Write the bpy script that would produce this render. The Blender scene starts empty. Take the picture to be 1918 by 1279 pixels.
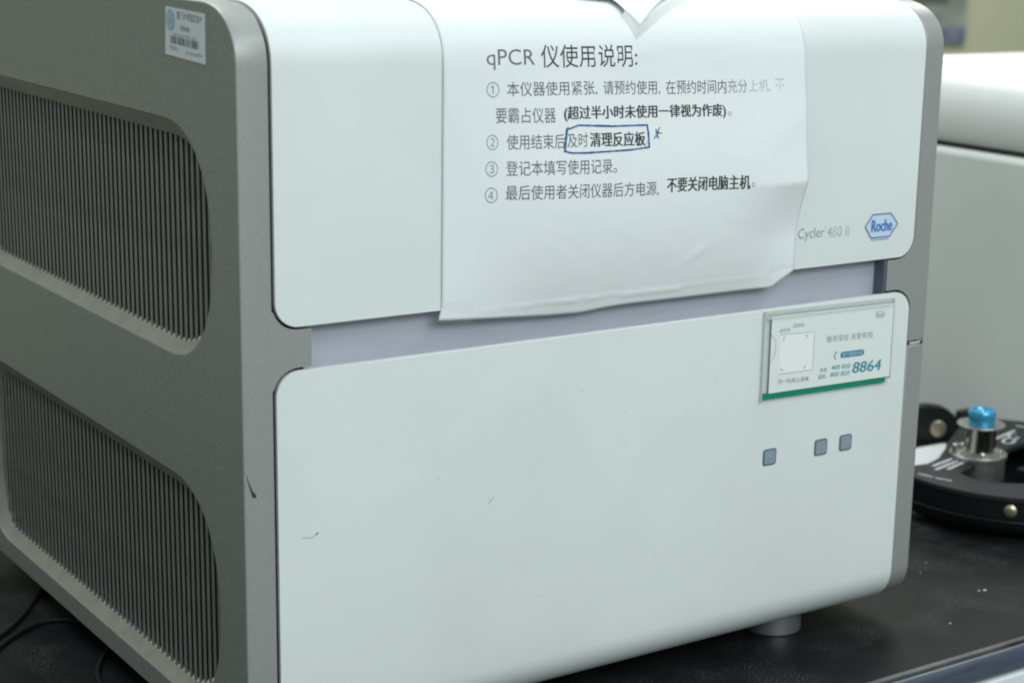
import bpy, bmesh, math, random
from mathutils import Vector, Matrix, noise
S = bpy.context.scene
C = S.collection
ZT = 0.134          # all heights below are measured; the bench top is z = 0 after this is taken off

# ---------------------------------------------------------------- camera
cam_d = bpy.data.cameras.new('camera')
cam = bpy.data.objects.new('camera', cam_d); C.objects.link(cam)
right = Vector((0.81263938, -0.58216551, 0.02646787)); up = Vector((0.1155353, 0.20545808, 0.97182229)); fwd = Vector((0.57119946, 0.7866831, -0.234224))
m = Matrix(((right.x, up.x, -fwd.x), (right.y, up.y, -fwd.y), (right.z, up.z, -fwd.z))).to_4x4()
m.translation = Vector((-0.4422994, -0.9720475, 0.6779888 - ZT))
cam.matrix_world = m
cam_d.sensor_width = 36.0; cam_d.sensor_fit = 'HORIZONTAL'
cam_d.lens = 3404.83 / 1918 * 36
cam_d.shift_x = -167.02 / 1918; cam_d.shift_y = 34.58 / 1918
cam_d.clip_start = 0.02; cam_d.clip_end = 60
cam_d.dof.use_dof = True; cam_d.dof.focus_distance = 1.24; cam_d.dof.aperture_fstop = 8.5
S.camera = cam
# ---------------------------------------------------------------- world and lights
w = bpy.data.worlds.new('World'); S.world = w; w.use_nodes = True
bg = w.node_tree.nodes['Background']; bg.inputs[0].default_value = (0.86, 0.99, 1.0, 1); bg.inputs[1].default_value = 0.30
def area(name, loc, aim, sx, sy, power, col=(0.90, 0.975, 0.985)):
    l = bpy.data.lights.new(name, 'AREA'); l.shape = 'RECTANGLE'; l.size = sx; l.size_y = sy; l.energy = power; l.color = col
    o = bpy.data.objects.new(name, l); C.objects.link(o); o.location = loc
    o.rotation_euler = (Vector(aim) - Vector(loc)).to_track_quat('-Z', 'Y').to_euler(); return o
area('ceiling_or_fill_light', (0.66, 0.05, 2.05), (0.66, 0.05, 0), 0.14, 1.8, 4)
area('ceiling_or_fill_light', (-0.85, 0.1, 2.05), (-0.85, 0.1, 0), 0.14, 2.2, 9)
area('ceiling_or_fill_light', (0.75, -1.30, 2.0), (0.55, -0.9, 0), 2.4, 0.5, 18)
area('ceiling_or_fill_light', (0.1, -2.8, 1.9), (0.4, 0, 0.25), 2.4, 0.9, 52)  # added front fill behind the camera, not a ceiling fixture
area('ceiling_or_fill_light', (0.2, 1.6, 2.1), (0.9, 1.2, 0.3), 1.4, 0.6, 33)  # added unseen lamp, brightens the left face of the white device
area('ceiling_or_fill_light', (2.4, 1.3, 2.05), (2.4, 1.9, 0), 1.2, 0.9, 50, (1.0, 1.0, 0.93))  # added unseen lamp, brightens the wall at the back
S.view_settings.view_transform = 'Standard'; S.view_settings.look = 'None'; S.view_settings.exposure = 0.0
try: S.cycles.filter_width = 1.9
except Exception: pass

# ---------------------------------------------------------------- materials
def mat(name, col, rough=0.5, metal=0.0, var=0.0, vscale=20, bump=0.0, bscale=200, spec=0.5, coat=0.0, var2=None, trans=0.0, alpha=1.0, stretch=None):
    mt = bpy.data.materials.new(name); mt.use_nodes = True
    nt = mt.node_tree; b = nt.nodes['Principled BSDF']
    b.inputs['Base Color'].default_value = (*col, 1); b.inputs['Roughness'].default_value = rough
    b.inputs['Metallic'].default_value = metal; b.inputs['Specular IOR Level'].default_value = spec
    b.inputs['Coat Weight'].default_value = coat
    b.inputs['Transmission Weight'].default_value = trans; b.inputs['Alpha'].default_value = alpha
    tc = nt.nodes.new('ShaderNodeTexCoord'); mp = nt.nodes.new('ShaderNodeMapping')
    nt.links.new(tc.outputs['Object'], mp.inputs[0])
    if stretch: mp.inputs['Scale'].default_value = stretch
    if var > 0:
        n = nt.nodes.new('ShaderNodeTexNoise'); n.inputs['Scale'].default_value = vscale; n.inputs['Detail'].default_value = 6
        nt.links.new(mp.outputs[0], n.inputs[0])
        r = nt.nodes.new('ShaderNodeValToRGB'); r.color_ramp.elements[0].position = 0.3; r.color_ramp.elements[1].position = 0.7
        c0 = tuple(c * (1 - var) for c in col); c1 = var2 or tuple(min(1, c * (1 + var)) for c in col)
        r.color_ramp.elements[0].color = (*c0, 1); r.color_ramp.elements[1].color = (*c1, 1)
        nt.links.new(n.outputs[0], r.inputs[0]); nt.links.new(r.outputs[0], b.inputs['Base Color'])
    if bump > 0:
        n2 = nt.nodes.new('ShaderNodeTexNoise'); n2.inputs['Scale'].default_value = bscale; n2.inputs['Detail'].default_value = 4
        nt.links.new(mp.outputs[0], n2.inputs[0])
        bp = nt.nodes.new('ShaderNodeBump'); bp.inputs['Strength'].default_value = bump; bp.inputs['Distance'].default_value = 0.001
        nt.links.new(n2.outputs[0], bp.inputs['Height']); nt.links.new(bp.outputs[0], b.inputs['Normal'])
    return mt
M = {}
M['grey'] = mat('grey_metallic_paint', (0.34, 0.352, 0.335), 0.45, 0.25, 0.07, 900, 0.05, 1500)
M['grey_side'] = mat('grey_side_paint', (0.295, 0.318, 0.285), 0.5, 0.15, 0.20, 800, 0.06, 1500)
M['slat'] = mat('slat_paint', (0.225, 0.245, 0.22), 0.5, 0.1, 0.15, 60)
M['grey_lip'] = mat('grey_lip_paint', (0.35, 0.35, 0.30), 0.5, 0.25, 0.10, 60)
M['slot_edge'] = mat('slot_edge_glint', (0.85, 0.85, 0.78), 0.4, 0.2)  # pale colour paints in the light on the cut slot edges
M['white'] = mat('white_panel_paint', (0.74, 0.775, 0.77), 0.42, 0.0, 0.030, 11, 0.01, 900)
M['dark'] = mat('dark_gap', (0.02, 0.017, 0.015), 0.7)
M['black'] = mat('vent_inside', (0.035, 0.040, 0.035), 0.8)
M['lavender'] = mat('lavender_recess', (0.485, 0.505, 0.575), 0.42, 0.1, 0.04, 25, 0, 1, stretch=(1, 1, 6))
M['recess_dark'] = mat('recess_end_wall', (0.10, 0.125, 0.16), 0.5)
M['paper'] = mat('notice_paper', (0.79, 0.82, 0.82), 0.6, 0, 0.012, 14, 0.22, 45, spec=0.35)
M['paper2'] = mat('white_paper', (0.86, 0.87, 0.86), 0.6)
M['ink'] = mat('print_ink', (0.045, 0.05, 0.055), 0.6)
M['ink_reg'] = mat('print_ink_regular', (0.13, 0.14, 0.15), 0.6)
M['ink_grey'] = mat('print_ink_grey', (0.30, 0.33, 0.33), 0.6)
M['ink_pale'] = mat('pale_print_ink', (0.50, 0.53, 0.53), 0.6, 0, 0.35, 300)  # paler, mottled ink for the fainter glyphs
M['pen'] = mat('blue_pen', (0.03, 0.075, 0.28), 0.5, 0, 0.4, 250, var2=(0.09, 0.20, 0.50))
M['logo_blue'] = mat('logo_blue', (0.05, 0.18, 0.55), 0.4)
M['logo_line'] = mat('logo_outline', (0.11, 0.20, 0.36), 0.4)
M['logo_fill'] = mat('logo_fill', (0.56, 0.70, 0.86), 0.4)
M['silver'] = mat('brushed_silver', (0.50, 0.52, 0.52), 0.35, 0.85, 0.06, 40)
M['steel'] = mat('steel', (0.72, 0.69, 0.62), 0.20, 1.0)
M['steel_dull'] = mat('dull_steel', (0.38, 0.39, 0.37), 0.4, 0.9, 0.15, 120)
M['blue_cap'] = mat('blue_anodised', (0.07, 0.42, 0.72), 0.25, 0.6)
M['brass'] = mat('brass', (0.58, 0.52, 0.36), 0.32, 0.9, 0.1, 150)
M['black_metal'] = mat('black_anodised', (0.009, 0.011, 0.012), 0.4, 0.0, spec=0.3)
M['black_plate'] = mat('black_plate_top', (0.018, 0.021, 0.023), 0.5, 0.0, spec=0.25)
M['white_print'] = mat('white_print', (0.50, 0.52, 0.53), 0.5)
M['button'] = mat('button_face', (0.25, 0.32, 0.38), 0.3, 0, 0.06, 200)
M['button_rim'] = mat('button_rim', (0.10, 0.14, 0.165), 0.4)
M['button_icon'] = mat('button_icon', (0.42, 0.46, 0.48), 0.4)
M['green'] = mat('green_strip', (0.0, 0.24, 0.135), 0.35)
M['card'] = mat('service_card', (0.76, 0.815, 0.785), 0.5, 0, 0.01, 30)
M['card_white'] = mat('card_white_box', (0.86, 0.875, 0.865), 0.5)
M['holder'] = mat('clear_holder', (0.80, 0.86, 0.82), 0.15, 0, trans=0.0, alpha=0.30)
M['teal'] = mat('teal_print', (0.03, 0.24, 0.33), 0.5)
M['teal_lt'] = mat('teal_pill_text', (0.55, 0.75, 0.80), 0.5)
M['holder_edge'] = mat('holder_edge', (0.60, 0.67, 0.61), 0.2)
M['tape'] = mat('clear_tape', (0.75, 0.82, 0.82), 0.18, 0, 0, 1, 0.25, 90, alpha=0.09)
M['sticker'] = mat('label_sticker', (0.78, 0.84, 0.87), 0.4)
M['sticker_blue'] = mat('emblem_blue', (0.30, 0.49, 0.64), 0.5)
M['sticker_pale'] = mat('emblem_pale', (0.44, 0.60, 0.72), 0.5)
M['tab'] = mat('clip_plastic', (0.55, 0.54, 0.50), 0.5)
M['scratch'] = mat('scuff', (0.035, 0.028, 0.028), 0.7)
M['scuff_soft'] = mat('faint_scuff', (0.46, 0.49, 0.49), 0.7)
M['rub'] = mat('pale_rub', (0.70, 0.73, 0.725), 0.75)
M['device_white'] = mat('device_white', (0.80, 0.815, 0.80), 0.35)
M['device_grey'] = mat('device_grey', (0.60, 0.63, 0.605), 0.45, 0, 0.03, 8)
M['wall'] = mat('olive_wall_paint', (0.47, 0.475, 0.335), 0.8, 0, 0.03, 3)
M['floor'] = mat('floor', (0.30, 0.31, 0.30), 0.6, 0, 0.1, 4)
M['cable'] = mat('black_cable', (0.007, 0.008, 0.008), 0.7, spec=0.25)
M['cabinet'] = mat('white_cabinet', (0.72, 0.77, 0.77), 0.4)
M['edge_wear'] = mat('worn_bench_edge', (0.055, 0.06, 0.06), 0.55, 0, 0.6, 50, var2=(0.15, 0.16, 0.155), stretch=(0.4, 1, 1))
M['edge_blue'] = mat('bench_edge', (0.055, 0.068, 0.10), 0.4, 0, 0.25, 60, stretch=(0.3, 1, 4))
M['poster'] = mat('poster_photo', (0.22, 0.25, 0.22), 0.6, 0, 0.3, 9)
M['poster_dark'] = mat('poster_dark', (0.10, 0.11, 0.085), 0.6)
M['poster_blue'] = mat('poster_purple', (0.10, 0.095, 0.24), 0.6, 0, 0.3, 12, var2=(0.19, 0.21, 0.28))
M['brown'] = mat('brown_seam', (0.13, 0.11, 0.095), 0.5)

def bench_material():
    mt = bpy.data.materials.new('black_bench_top'); mt.use_nodes = True
    nt = mt.node_tree; b = nt.nodes['Principled BSDF']; L = nt.links
    tc = nt.nodes.new('ShaderNodeTexCoord')
    def noi(sc, det, lo, hi, c0, c1):
        n = nt.nodes.new('ShaderNodeTexNoise'); n.inputs['Scale'].default_value = sc; n.inputs['Detail'].default_value = det
        L.new(tc.outputs['Object'], n.inputs[0])
        r = nt.nodes.new('ShaderNodeValToRGB'); r.color_ramp.elements[0].position = lo; r.color_ramp.elements[1].position = hi
        r.color_ramp.elements[0].color = (*c0, 1); r.color_ramp.elements[1].color = (*c1, 1)
        L.new(n.outputs[0], r.inputs[0]); return r
    a = noi(7, 5, 0.35, 0.75, (0.007, 0.009, 0.0095), (0.019, 0.022, 0.0215))
    # dust: fine pale speckle gathered in patches
    sp = noi(800, 2, 0.56, 0.70, (0, 0, 0), (1, 1, 1)); pa = noi(18, 4, 0.50, 0.70, (0, 0, 0), (1, 1, 1))
    mu = nt.nodes.new('ShaderNodeMath'); mu.operation = 'MULTIPLY'; L.new(sp.outputs[0], mu.inputs[0]); L.new(pa.outputs[0], mu.inputs[1])
    mx = nt.nodes.new('ShaderNodeMix'); mx.data_type = 'RGBA'
    L.new(mu.outputs[0], mx.inputs[0]); L.new(a.outputs[0], mx.inputs[6]); b.inputs['Specular Tint'].default_value = (1, 1, 1, 1); mx.inputs[7].default_value = (0.22, 0.235, 0.22, 1); b.inputs['Specular IOR Level'].default_value = 0.09
    L.new(mx.outputs[2], b.inputs['Base Color'])
    rr = noi(11, 4, 0.3, 0.7, (0.30, 0.30, 0.30), (0.50, 0.50, 0.50)); L.new(rr.outputs[0], b.inputs['Roughness'])
    n2 = nt.nodes.new('ShaderNodeTexNoise'); n2.inputs['Scale'].default_value = 700; L.new(tc.outputs['Object'], n2.inputs[0])
    bp = nt.nodes.new('ShaderNodeBump'); bp.inputs['Strength'].default_value = 0.12; bp.inputs['Distance'].default_value = 0.0006
    L.new(n2.outputs[0], bp.inputs['Height']); L.new(bp.outputs[0], b.inputs['Normal'])
    return mt
M['bench'] = bench_material()

# ---------------------------------------------------------------- helpers
def tag(o, label=None, cat=None, group=None, kind=None):
    if label: o['label'] = label
    if cat: o['category'] = cat
    if group: o['group'] = group
    if kind: o['kind'] = kind
    return o
def thing(name, label, cat, loc, group=None):
    o = bpy.data.objects.new(name, None); C.objects.link(o); o.empty_display_size = 0.02
    o.location = Vector(loc) - Vector((0, 0, ZT)); return tag(o, label, cat, group)
def wloc(o):
    v = Vector(o.location)
    while o.parent: o = o.parent; v += Vector(o.location)
    return v
def mk(name, verts, faces, material, parent=None, smooth=False, bevel=0.0, seg=2, origin=None):
    me = bpy.data.meshes.new(name)
    base = wloc(parent) if parent else Vector((0, 0, 0))
    off = Vector((0, 0, ZT)) + base
    vs = [Vector(v) - off for v in verts]
    me.from_pydata([tuple(v) for v in vs], [], faces); me.validate(); me.update()
    bm = bmesh.new(); bm.from_mesh(me); bmesh.ops.recalc_face_normals(bm, faces=bm.faces); bm.to_mesh(me); bm.free()
    me.materials.append(material)
    if smooth:
        me.polygons.foreach_set('use_smooth', [True] * len(me.polygons))
    o = bpy.data.objects.new(name, me); C.objects.link(o)
    if parent: o.parent = parent
    if bevel > 0:
        b = o.modifiers.new('bevel', 'BEVEL'); b.width = bevel; b.segments = seg; b.limit_method = 'ANGLE'; b.angle_limit = math.radians(40); b.harden_normals = False
    if smooth:
        try: me.set_sharp_from_angle(angle=math.radians(38))
        except Exception: pass
    return o
def box(name, x0, x1, y0, y1, z0, z1, material, parent=None, bevel=0.0, seg=2):
    v = [(x, y, z) for x in (x0, x1) for y in (y0, y1) for z in (z0, z1)]
    f = [(0, 1, 3, 2), (4, 6, 7, 5), (0, 4, 5, 1), (2, 3, 7, 6), (0, 2, 6, 4), (1, 5, 7, 3)]
    return mk(name, v, f, material, parent, bevel > 0, bevel, seg)
def frame_of(n):
    n = Vector(n).normalized(); a = Vector((0, 0, 1)) if abs(n.z) < 0.9 else Vector((1, 0, 0))
    u = n.cross(a).normalized(); return n, u, n.cross(u)
def lathe(name, c, axis, prof, material, parent=None, n=40, bevel=0.0):
    """prof: list of (radius, distance along the axis)."""
    ax, u, v = frame_of(axis); c = Vector(c); V = []; F = []
    for r, t in prof:
        for k in range(n):
            a = 2 * math.pi * k / n; V.append(c + ax * t + (u * math.cos(a) + v * math.sin(a)) * r)
    for i in range(len(prof) - 1):
        for k in range(n):
            F.append((i * n + k, i * n + (k + 1) % n, (i + 1) * n + (k + 1) % n, (i + 1) * n + k))
    F.append(tuple(range(n))); F.append(tuple((len(prof) - 1) * n + k for k in range(n)))
    return mk(name, V, F, material, parent, True, bevel)
def tube(name, pts, r, material, parent=None, n=10, sub=8):
    P = [Vector(p) for p in pts]; Q = []
    for i in range(len(P) - 1):
        p0 = P[max(i - 1, 0)]; p1 = P[i]; p2 = P[i + 1]; p3 = P[min(i + 2, len(P) - 1)]
        for k in range(sub):
            t = k / sub
            Q.append(0.5 * ((2 * p1) + (-p0 + p2) * t + (2 * p0 - 5 * p1 + 4 * p2 - p3) * t * t + (-p0 + 3 * p1 - 3 * p2 + p3) * t ** 3))
    Q.append(P[-1]); V = []; F = []
    for i, p in enumerate(Q):
        d = (Q[min(i + 1, len(Q) - 1)] - Q[max(i - 1, 0)]); ax, u, v = frame_of(d)
        for k in range(n):
            a = 2 * math.pi * k / n; V.append(p + (u * math.cos(a) + v * math.sin(a)) * r)
    for i in range(len(Q) - 1):
        for k in range(n): F.append((i * n + k, i * n + (k + 1) % n, (i + 1) * n + (k + 1) % n, (i + 1) * n + k))
    F.append(tuple(range(n))); F.append(tuple((len(Q) - 1) * n + k for k in range(n)))
    return mk(name, V, F, material, parent, True)
def prism(name, poly, to3, depth, material, parent=None, bevel=0.0, smooth=False):
    """poly in 2D, to3(a, b, d) gives the point at depth d."""
    n = len(poly); V = [to3(a, b, 0) for a, b in poly] + [to3(a, b, depth) for a, b in poly]
    F = [tuple(range(n)), tuple(range(n, 2 * n))] + [(k, (k + 1) % n, n + (k + 1) % n, n + k) for k in range(n)]
    return mk(name, V, F, material, parent, smooth or bevel > 0, bevel)

_glyph = {}
def glyphs(body, bold=0.0, shear=0.0, spacing=1.0):
    """a line of lettering as flat triangles, coordinates scaled to the 0..1 box round it"""
    key = (body, bold, shear, spacing)
    if key in _glyph: return _glyph[key]
    c = bpy.data.curves.new('lettering', 'FONT'); c.body = body; c.offset = bold; c.shear = shear; c.space_character = spacing
    c.resolution_u = 3
    o = bpy.data.objects.new('lettering', c); C.objects.link(o); bpy.context.view_layer.update()
    me = bpy.data.meshes.new_from_object(o.evaluated_get(bpy.context.evaluated_depsgraph_get()))
    V = [tuple(v.co) for v in me.vertices]; F = [tuple(p.vertices) for p in me.polygons]
    bpy.data.objects.remove(o); bpy.data.curves.remove(c); bpy.data.meshes.remove(me)
    xs = [v[0] for v in V]; ys = [v[1] for v in V]
    x0, x1, y0, y1 = min(xs), max(xs), min(ys), max(ys)
    r = ([((v[0] - x0) / (x1 - x0), (v[1] - y0) / max(y1 - y0, 1e-6)) for v in V], F)
    _glyph[key] = r; return r
def letter(name, body, A, B, h, surf, material, parent, bold=0.0, shear=0.0, skew=0.0):
    """A, B: surface coordinates of the middle of the left and right end, h: height"""
    heavy = h * 0.028 if bold > 0.008 else 0
    uv, F = glyphs(body, 0 if bold > 0.008 else bold, shear)
    V = [surf(A[0] + (B[0] - A[0]) * u + skew * (v - .5), A[1] + (B[1] - A[1]) * u + (v - 0.5) * h) for u, v in uv]
    if heavy:                        # heavier weight: the same line struck again, a hair to the side
        n = len(V); V0 = list(V); F0 = list(F); F = list(F)
        for k, dx in ((1, heavy), (2, -heavy)):
            V += [(p[0] + dx, p[1] - k * 0.00003, p[2] + (k - 1.5) * heavy * .5) for p in V0]; F += [tuple(i + k * n for i in f) for f in F0]
    return mk(name, V, F, material, parent)
def stroke(name, pts, wd, surf, material, parent, wobble=0.0):
    """a flat drawn line on a surface"""
    V = []; F = []; Q = []
    for i in range(len(pts) - 1):
        for k in range(6):
            t = k / 6; Q.append((pts[i][0] * (1 - t) + pts[i + 1][0] * t, pts[i][1] * (1 - t) + pts[i + 1][1] * t))
    Q.append(pts[-1])
    for i, p in enumerate(Q):
        a = Q[max(i - 1, 0)]; b = Q[min(i + 1, len(Q) - 1)]; dx, dy = b[0] - a[0], b[1] - a[1]; L = math.hypot(dx, dy) or 1
        ww = wd * (1 + wobble * noise.noise(Vector((i * .7, p[0] * 90, p[1] * 90)))); nx, ny = -dy / L * ww / 2, dx / L * ww / 2
        V += [surf(p[0] + nx, p[1] + ny), surf(p[0] - nx, p[1] - ny)]
        if i: F.append((2 * i - 2, 2 * i - 1, 2 * i + 1, 2 * i))
    return mk(name, V, F, material, parent)
def rrect(x0, x1, y0, y1, r, n=6):
    P = []
    for cx, cy, a0 in ((x1 - r, y1 - r, 0), (x0 + r, y1 - r, 90), (x0 + r, y0 + r, 180), (x1 - r, y0 + r, 270)):
        for k in range(n + 1):
            a = math.radians(a0 + 90 * k / n); P.append((cx + r * math.cos(a), cy + r * math.sin(a)))
    return P

# ---------------------------------------------------------------- body outline in the y-z plane
W = 0.574; XL = 0.0203; XR = 0.5558; DEPTH = 0.588; ZTOP = 0.6265; ZBOT = 0.153
def sup(a, b, n, k, N):
    t = math.pi / 2 * k / N; return a * (1 - math.cos(t) ** (2 / n)), b * math.sin(t) ** (2 / n)
prof = []                                   # from the underside, up the front, over the top
for k in range(17):
    a = math.pi / 2 * k / 16; prof.append((0.030 * (1 - math.sin(a)) , 0.183 - 0.030 * math.cos(a)))
prof[0] = (0.030, 0.153)
prof = [(0.30, 0.153), (0.12, 0.153)] + prof
N0 = len(prof)
for k in range(0, 25): 
    y, z = sup(0.05, 0.036, 2.3, k, 24); prof.append((y, 0.5905 + z))
prof.append((0.12, ZTOP)); prof.append((0.30, ZTOP))
# arc length, measured so that s == z on the flat front
cum = [0.0]
for i in range(1, len(prof)): cum.append(cum[-1] + math.dist(prof[i - 1], prof[i]))
s_front = cum[N0] - 0.5905
cum = [c - s_front for c in cum]
def P_at(s, off=0.0):
    i = 1
    while i < len(cum) - 1 and cum[i] < s: i += 1
    t = (s - cum[i - 1]) / (cum[i] - cum[i - 1]); a, b = prof[i - 1], prof[i]
    def nrm(k):
        a2 = prof[max(k - 1, 0)]; b2 = prof[min(k + 1, len(prof) - 1)]; dy, dz = b2[0] - a2[0], b2[1] - a2[1]; L = math.hypot(dy, dz); return (-dz / L, dy / L)
    n0, n1 = nrm(i - 1), nrm(i); ny, nz = n0[0] * (1 - t) + n1[0] * t, n0[1] * (1 - t) + n1[1] * t; L = math.hypot(ny, nz)
    return (a[0] + (b[0] - a[0]) * t + ny / L * off, a[1] + (b[1] - a[1]) * t + nz / L * off)
def s_near(y, z):
    best = min(range(600), key=lambda k: math.dist(P_at(0.40 + k * 0.0006), (y, z))); return 0.40 + best * 0.0006

inst = thing('laboratory_instrument', 'large white and grey bench instrument with a paper notice taped on its front', 'lab instrument', (0.287, 0.294, ZT))

# outline polygon of a side slab (closed)
def slab_outline(inset=0.0, zlo=None, zhi=None):
    pts = [(p[0], p[1]) for p in prof[2:-2]]
    full = pts + [(DEPTH - p[0], p[1]) for p in reversed(pts)]
    if zlo is not None or zhi is not None:
        # cut by horizontal lines
        def clip(poly, zc, keep_above):
            out = []
            for i in range(len(poly)):
                a = poly[i - 1]; b = poly[i]; ia = (a[1] >= zc) == keep_above; ib = (b[1] >= zc) == keep_above
                if ia != ib:
                    t = (zc - a[1]) / (b[1] - a[1]); out.append((a[0] + (b[0] - a[0]) * t, zc))
                if ib: out.append(b)
            return out
        if zlo is not None: full = clip(full, zlo, True)
        if zhi is not None: full = clip(full, zhi, False)
    if inset:
        cy = DEPTH / 2; cz = (ZTOP + ZBOT) / 2; hy, hz = DEPTH / 2, (ZTOP - ZBOT) / 2
        full = [(cy + (y - cy) * (hy - inset) / hy, cz + (z - cz) * (hz - inset) / hz) for y, z in full]
    return full
# vent outlines: long rounded recesses whose front end bulges
def vent_outline(z0, z1, y0=0.040, y1=0.500, a=0.070, ab=0.045, inset=0.0, ins_top=None, n=22):
    zt = z1 - (ins_top if ins_top is not None else inset); zb = z0 + inset; y0 += inset; y1 -= inset
    a -= inset * .5; ab -= inset * .5
    c = (zt + zb) / 2; h = (zt - zb) / 2; P = []
    for k in range(n + 1):                     # front end, bottom to top
        t = -math.pi / 2 + math.pi * k / n; e = 2 / 2.3
        P.append((y0 + a - a * abs(math.cos(t)) ** e, c + h * math.copysign(abs(math.sin(t)) ** e, math.sin(t))))
    for k in range(n + 1):
        t = math.pi / 2 - math.pi * k / n; e = 2 / 3.2
        P.append((y1 - ab + ab * abs(math.cos(t)) ** e, c + h * math.copysign(abs(math.sin(t)) ** e, math.sin(t))))
    return P
VENTS = [(0.403, 0.552), (0.170, 0.3215)]

# left side slab with two holes: filled 2D curve
def slab_with_holes():
    cu = bpy.data.curves.new('side', 'CURVE'); cu.dimensions = '2D'; cu.fill_mode = 'BOTH'
    for poly in [slab_outline()] + [vent_outline(*v) for v in VENTS]:
        sp = cu.splines.new('POLY'); sp.points.add(len(poly) - 1)
        for p, (y, z) in zip(sp.points, poly): p.co = (y, z, 0, 1)
        sp.use_cyclic_u = True
    cu.extrude = XL / 2 - 0.0011; cu.bevel_depth = 0.0011; cu.bevel_resolution = 2; cu.offset = -0.0011
    o = bpy.data.objects.new('side', cu); C.objects.link(o); bpy.context.view_layer.update()
    me = bpy.data.meshes.new_from_object(o.evaluated_get(bpy.context.evaluated_depsgraph_get()))
    V = [(XL / 2 - v.co.z, v.co.x, v.co.y) for v in me.vertices]; F = [tuple(p.vertices) for p in me.polygons]
    bpy.data.objects.remove(o)
    return V, F
V, F = slab_with_holes()
side = mk('side_panel', V, F, M['grey_side'], inst)
side.data.polygons.foreach_set('use_smooth', [True] * len(side.data.polygons))
side.data.set_sharp_from_angle(angle=math.radians(50))
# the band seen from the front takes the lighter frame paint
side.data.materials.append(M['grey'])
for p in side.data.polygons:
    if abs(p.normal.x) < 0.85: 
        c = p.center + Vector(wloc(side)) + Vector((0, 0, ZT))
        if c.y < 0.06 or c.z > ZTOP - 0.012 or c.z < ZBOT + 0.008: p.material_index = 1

# vents
for vi, (z0, z1) in enumerate(VENTS):
    outer = vent_outline(z0 - .0004, z1 + .0004, 0.0396, 0.5004)
    inner = vent_outline(z0, z1, inset=0.0065, ins_top=0.0105)
    n = len(outer); V = []; F = []
    inner2 = vent_outline(z0, z1, inset=0.0070, ins_top=0.0110)
    rings = [(outer, 0.0007), (inner, 0.0080), (inner, 0.0084), (inner2, 0.0112)]
    for ring, x in rings: V += [(x, y, z) for y, z in ring]
    for r in range(len(rings) - 1):
        for k in range(n): F.append((r * n + k, r * n + (k + 1) % n, (r + 1) * n + (k + 1) % n, (r + 1) * n + k))
    gr = mk('vent_grille', V, F, M['grey_lip'], inst, True)
    gr['label'] = 'upper ribbed vent recess' if vi == 0 else 'lower ribbed vent recess'
    # dark cavity behind
    cav = [(x, y, z) for x in (0.0106, 0.0216) for y, z in vent_outline(z0, z1, inset=0.0045, ins_top=0.0085)]
    Fc = [tuple(range(n, 2 * n))] + [(k, (k + 1) % n, n + (k + 1) % n, n + k) for k in range(n)]
    mk('vent_cavity', cav, Fc, M['black'], gr)
    # ribs
    def span(y):
        zs = []
        for k in range(n):
            a = inner[k]; b = inner[(k + 1) % n]
            if (a[0] - y) * (b[0] - y) <= 0 and a[0] != b[0]: zs.append(a[1] + (b[1] - a[1]) * (y - a[0]) / (b[0] - a[0]))
        return min(zs), max(zs)
    pitch = 0.00815; y = 0.0520; cache = {}; SV = []; SF = []
    while y < 0.492:
        za, zb = span(y); key = (round(za, 4), round(zb, 4)); hw = 0.0019
        if key in cache:
            src = cache[key]; s = src.copy(); C.objects.link(s); s.location = src.location + Vector((0, y - src['y0'], 0))
        else:
            # a slim strip of sheet with a rounded face
            cs = [(0.0085, -hw), (0.0082, -hw), (0.0079, -hw * .7), (0.0079, hw * .7), (0.0082, hw), (0.0085, hw)]
            V = [(x, y + dy, z) for z in (za - .0002, zb + .0002) for x, dy in cs]
            F = [tuple(range(6)), tuple(range(6, 12))] + [(k, (k + 1) % 6, 6 + (k + 1) % 6, 6 + k) for k in range(6)]
            s = mk('slat', V, F, M['slat'], gr); s['y0'] = y; cache[key] = s
        y2 = y + pitch / 2                     # cut lower edge of the slot beside this rib, its glint put into the colour
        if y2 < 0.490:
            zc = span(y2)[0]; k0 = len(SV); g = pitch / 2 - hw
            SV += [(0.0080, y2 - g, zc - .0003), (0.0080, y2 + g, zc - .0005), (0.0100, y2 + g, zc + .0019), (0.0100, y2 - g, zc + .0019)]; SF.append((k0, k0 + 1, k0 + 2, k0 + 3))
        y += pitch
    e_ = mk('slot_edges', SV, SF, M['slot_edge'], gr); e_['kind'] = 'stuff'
for o in bpy.data.objects:
    if 'y0' in o: del o['y0']

# right side slab in two pieces with a seam
def slab(name, x0, x1, outline, material, parent, bevel=0.0011):
    V = [(x0, y, z) for y, z in outline] + [(x1, y, z) for y, z in outline]; n = len(outline)
    F = [tuple(range(n)), tuple(range(n, 2 * n))] + [(k, (k + 1) % n, n + (k + 1) % n, n + k) for k in range(n)]
    o = mk(name, V, F, material, parent, True, bevel); return o
slab('side_frame', XR, W, slab_outline(zlo=0.3682), M['grey'], inst)
slab('side_frame', XR, W, slab_outline(zhi=0.3650), M['grey'], inst)
slab('seam_strip', XR + .001, W - .004, slab_outline(inset=0.003, zlo=0.3640, zhi=0.3690), M['dark'], inst, 0)
mk('seam_stop', [(0.5700, -.0003, .3650), (0.5722, -.0003, .3650), (0.5722, -.0003, .3690), (0.5700, -.0003, .3678)], [(0, 1, 2, 3)], M['dark'], inst)
box('seam_clip', 0.560, 0.5715, 0.001, 0.02, 0.3652, 0.3672, M['tab'], inst, 0.0004)

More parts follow.
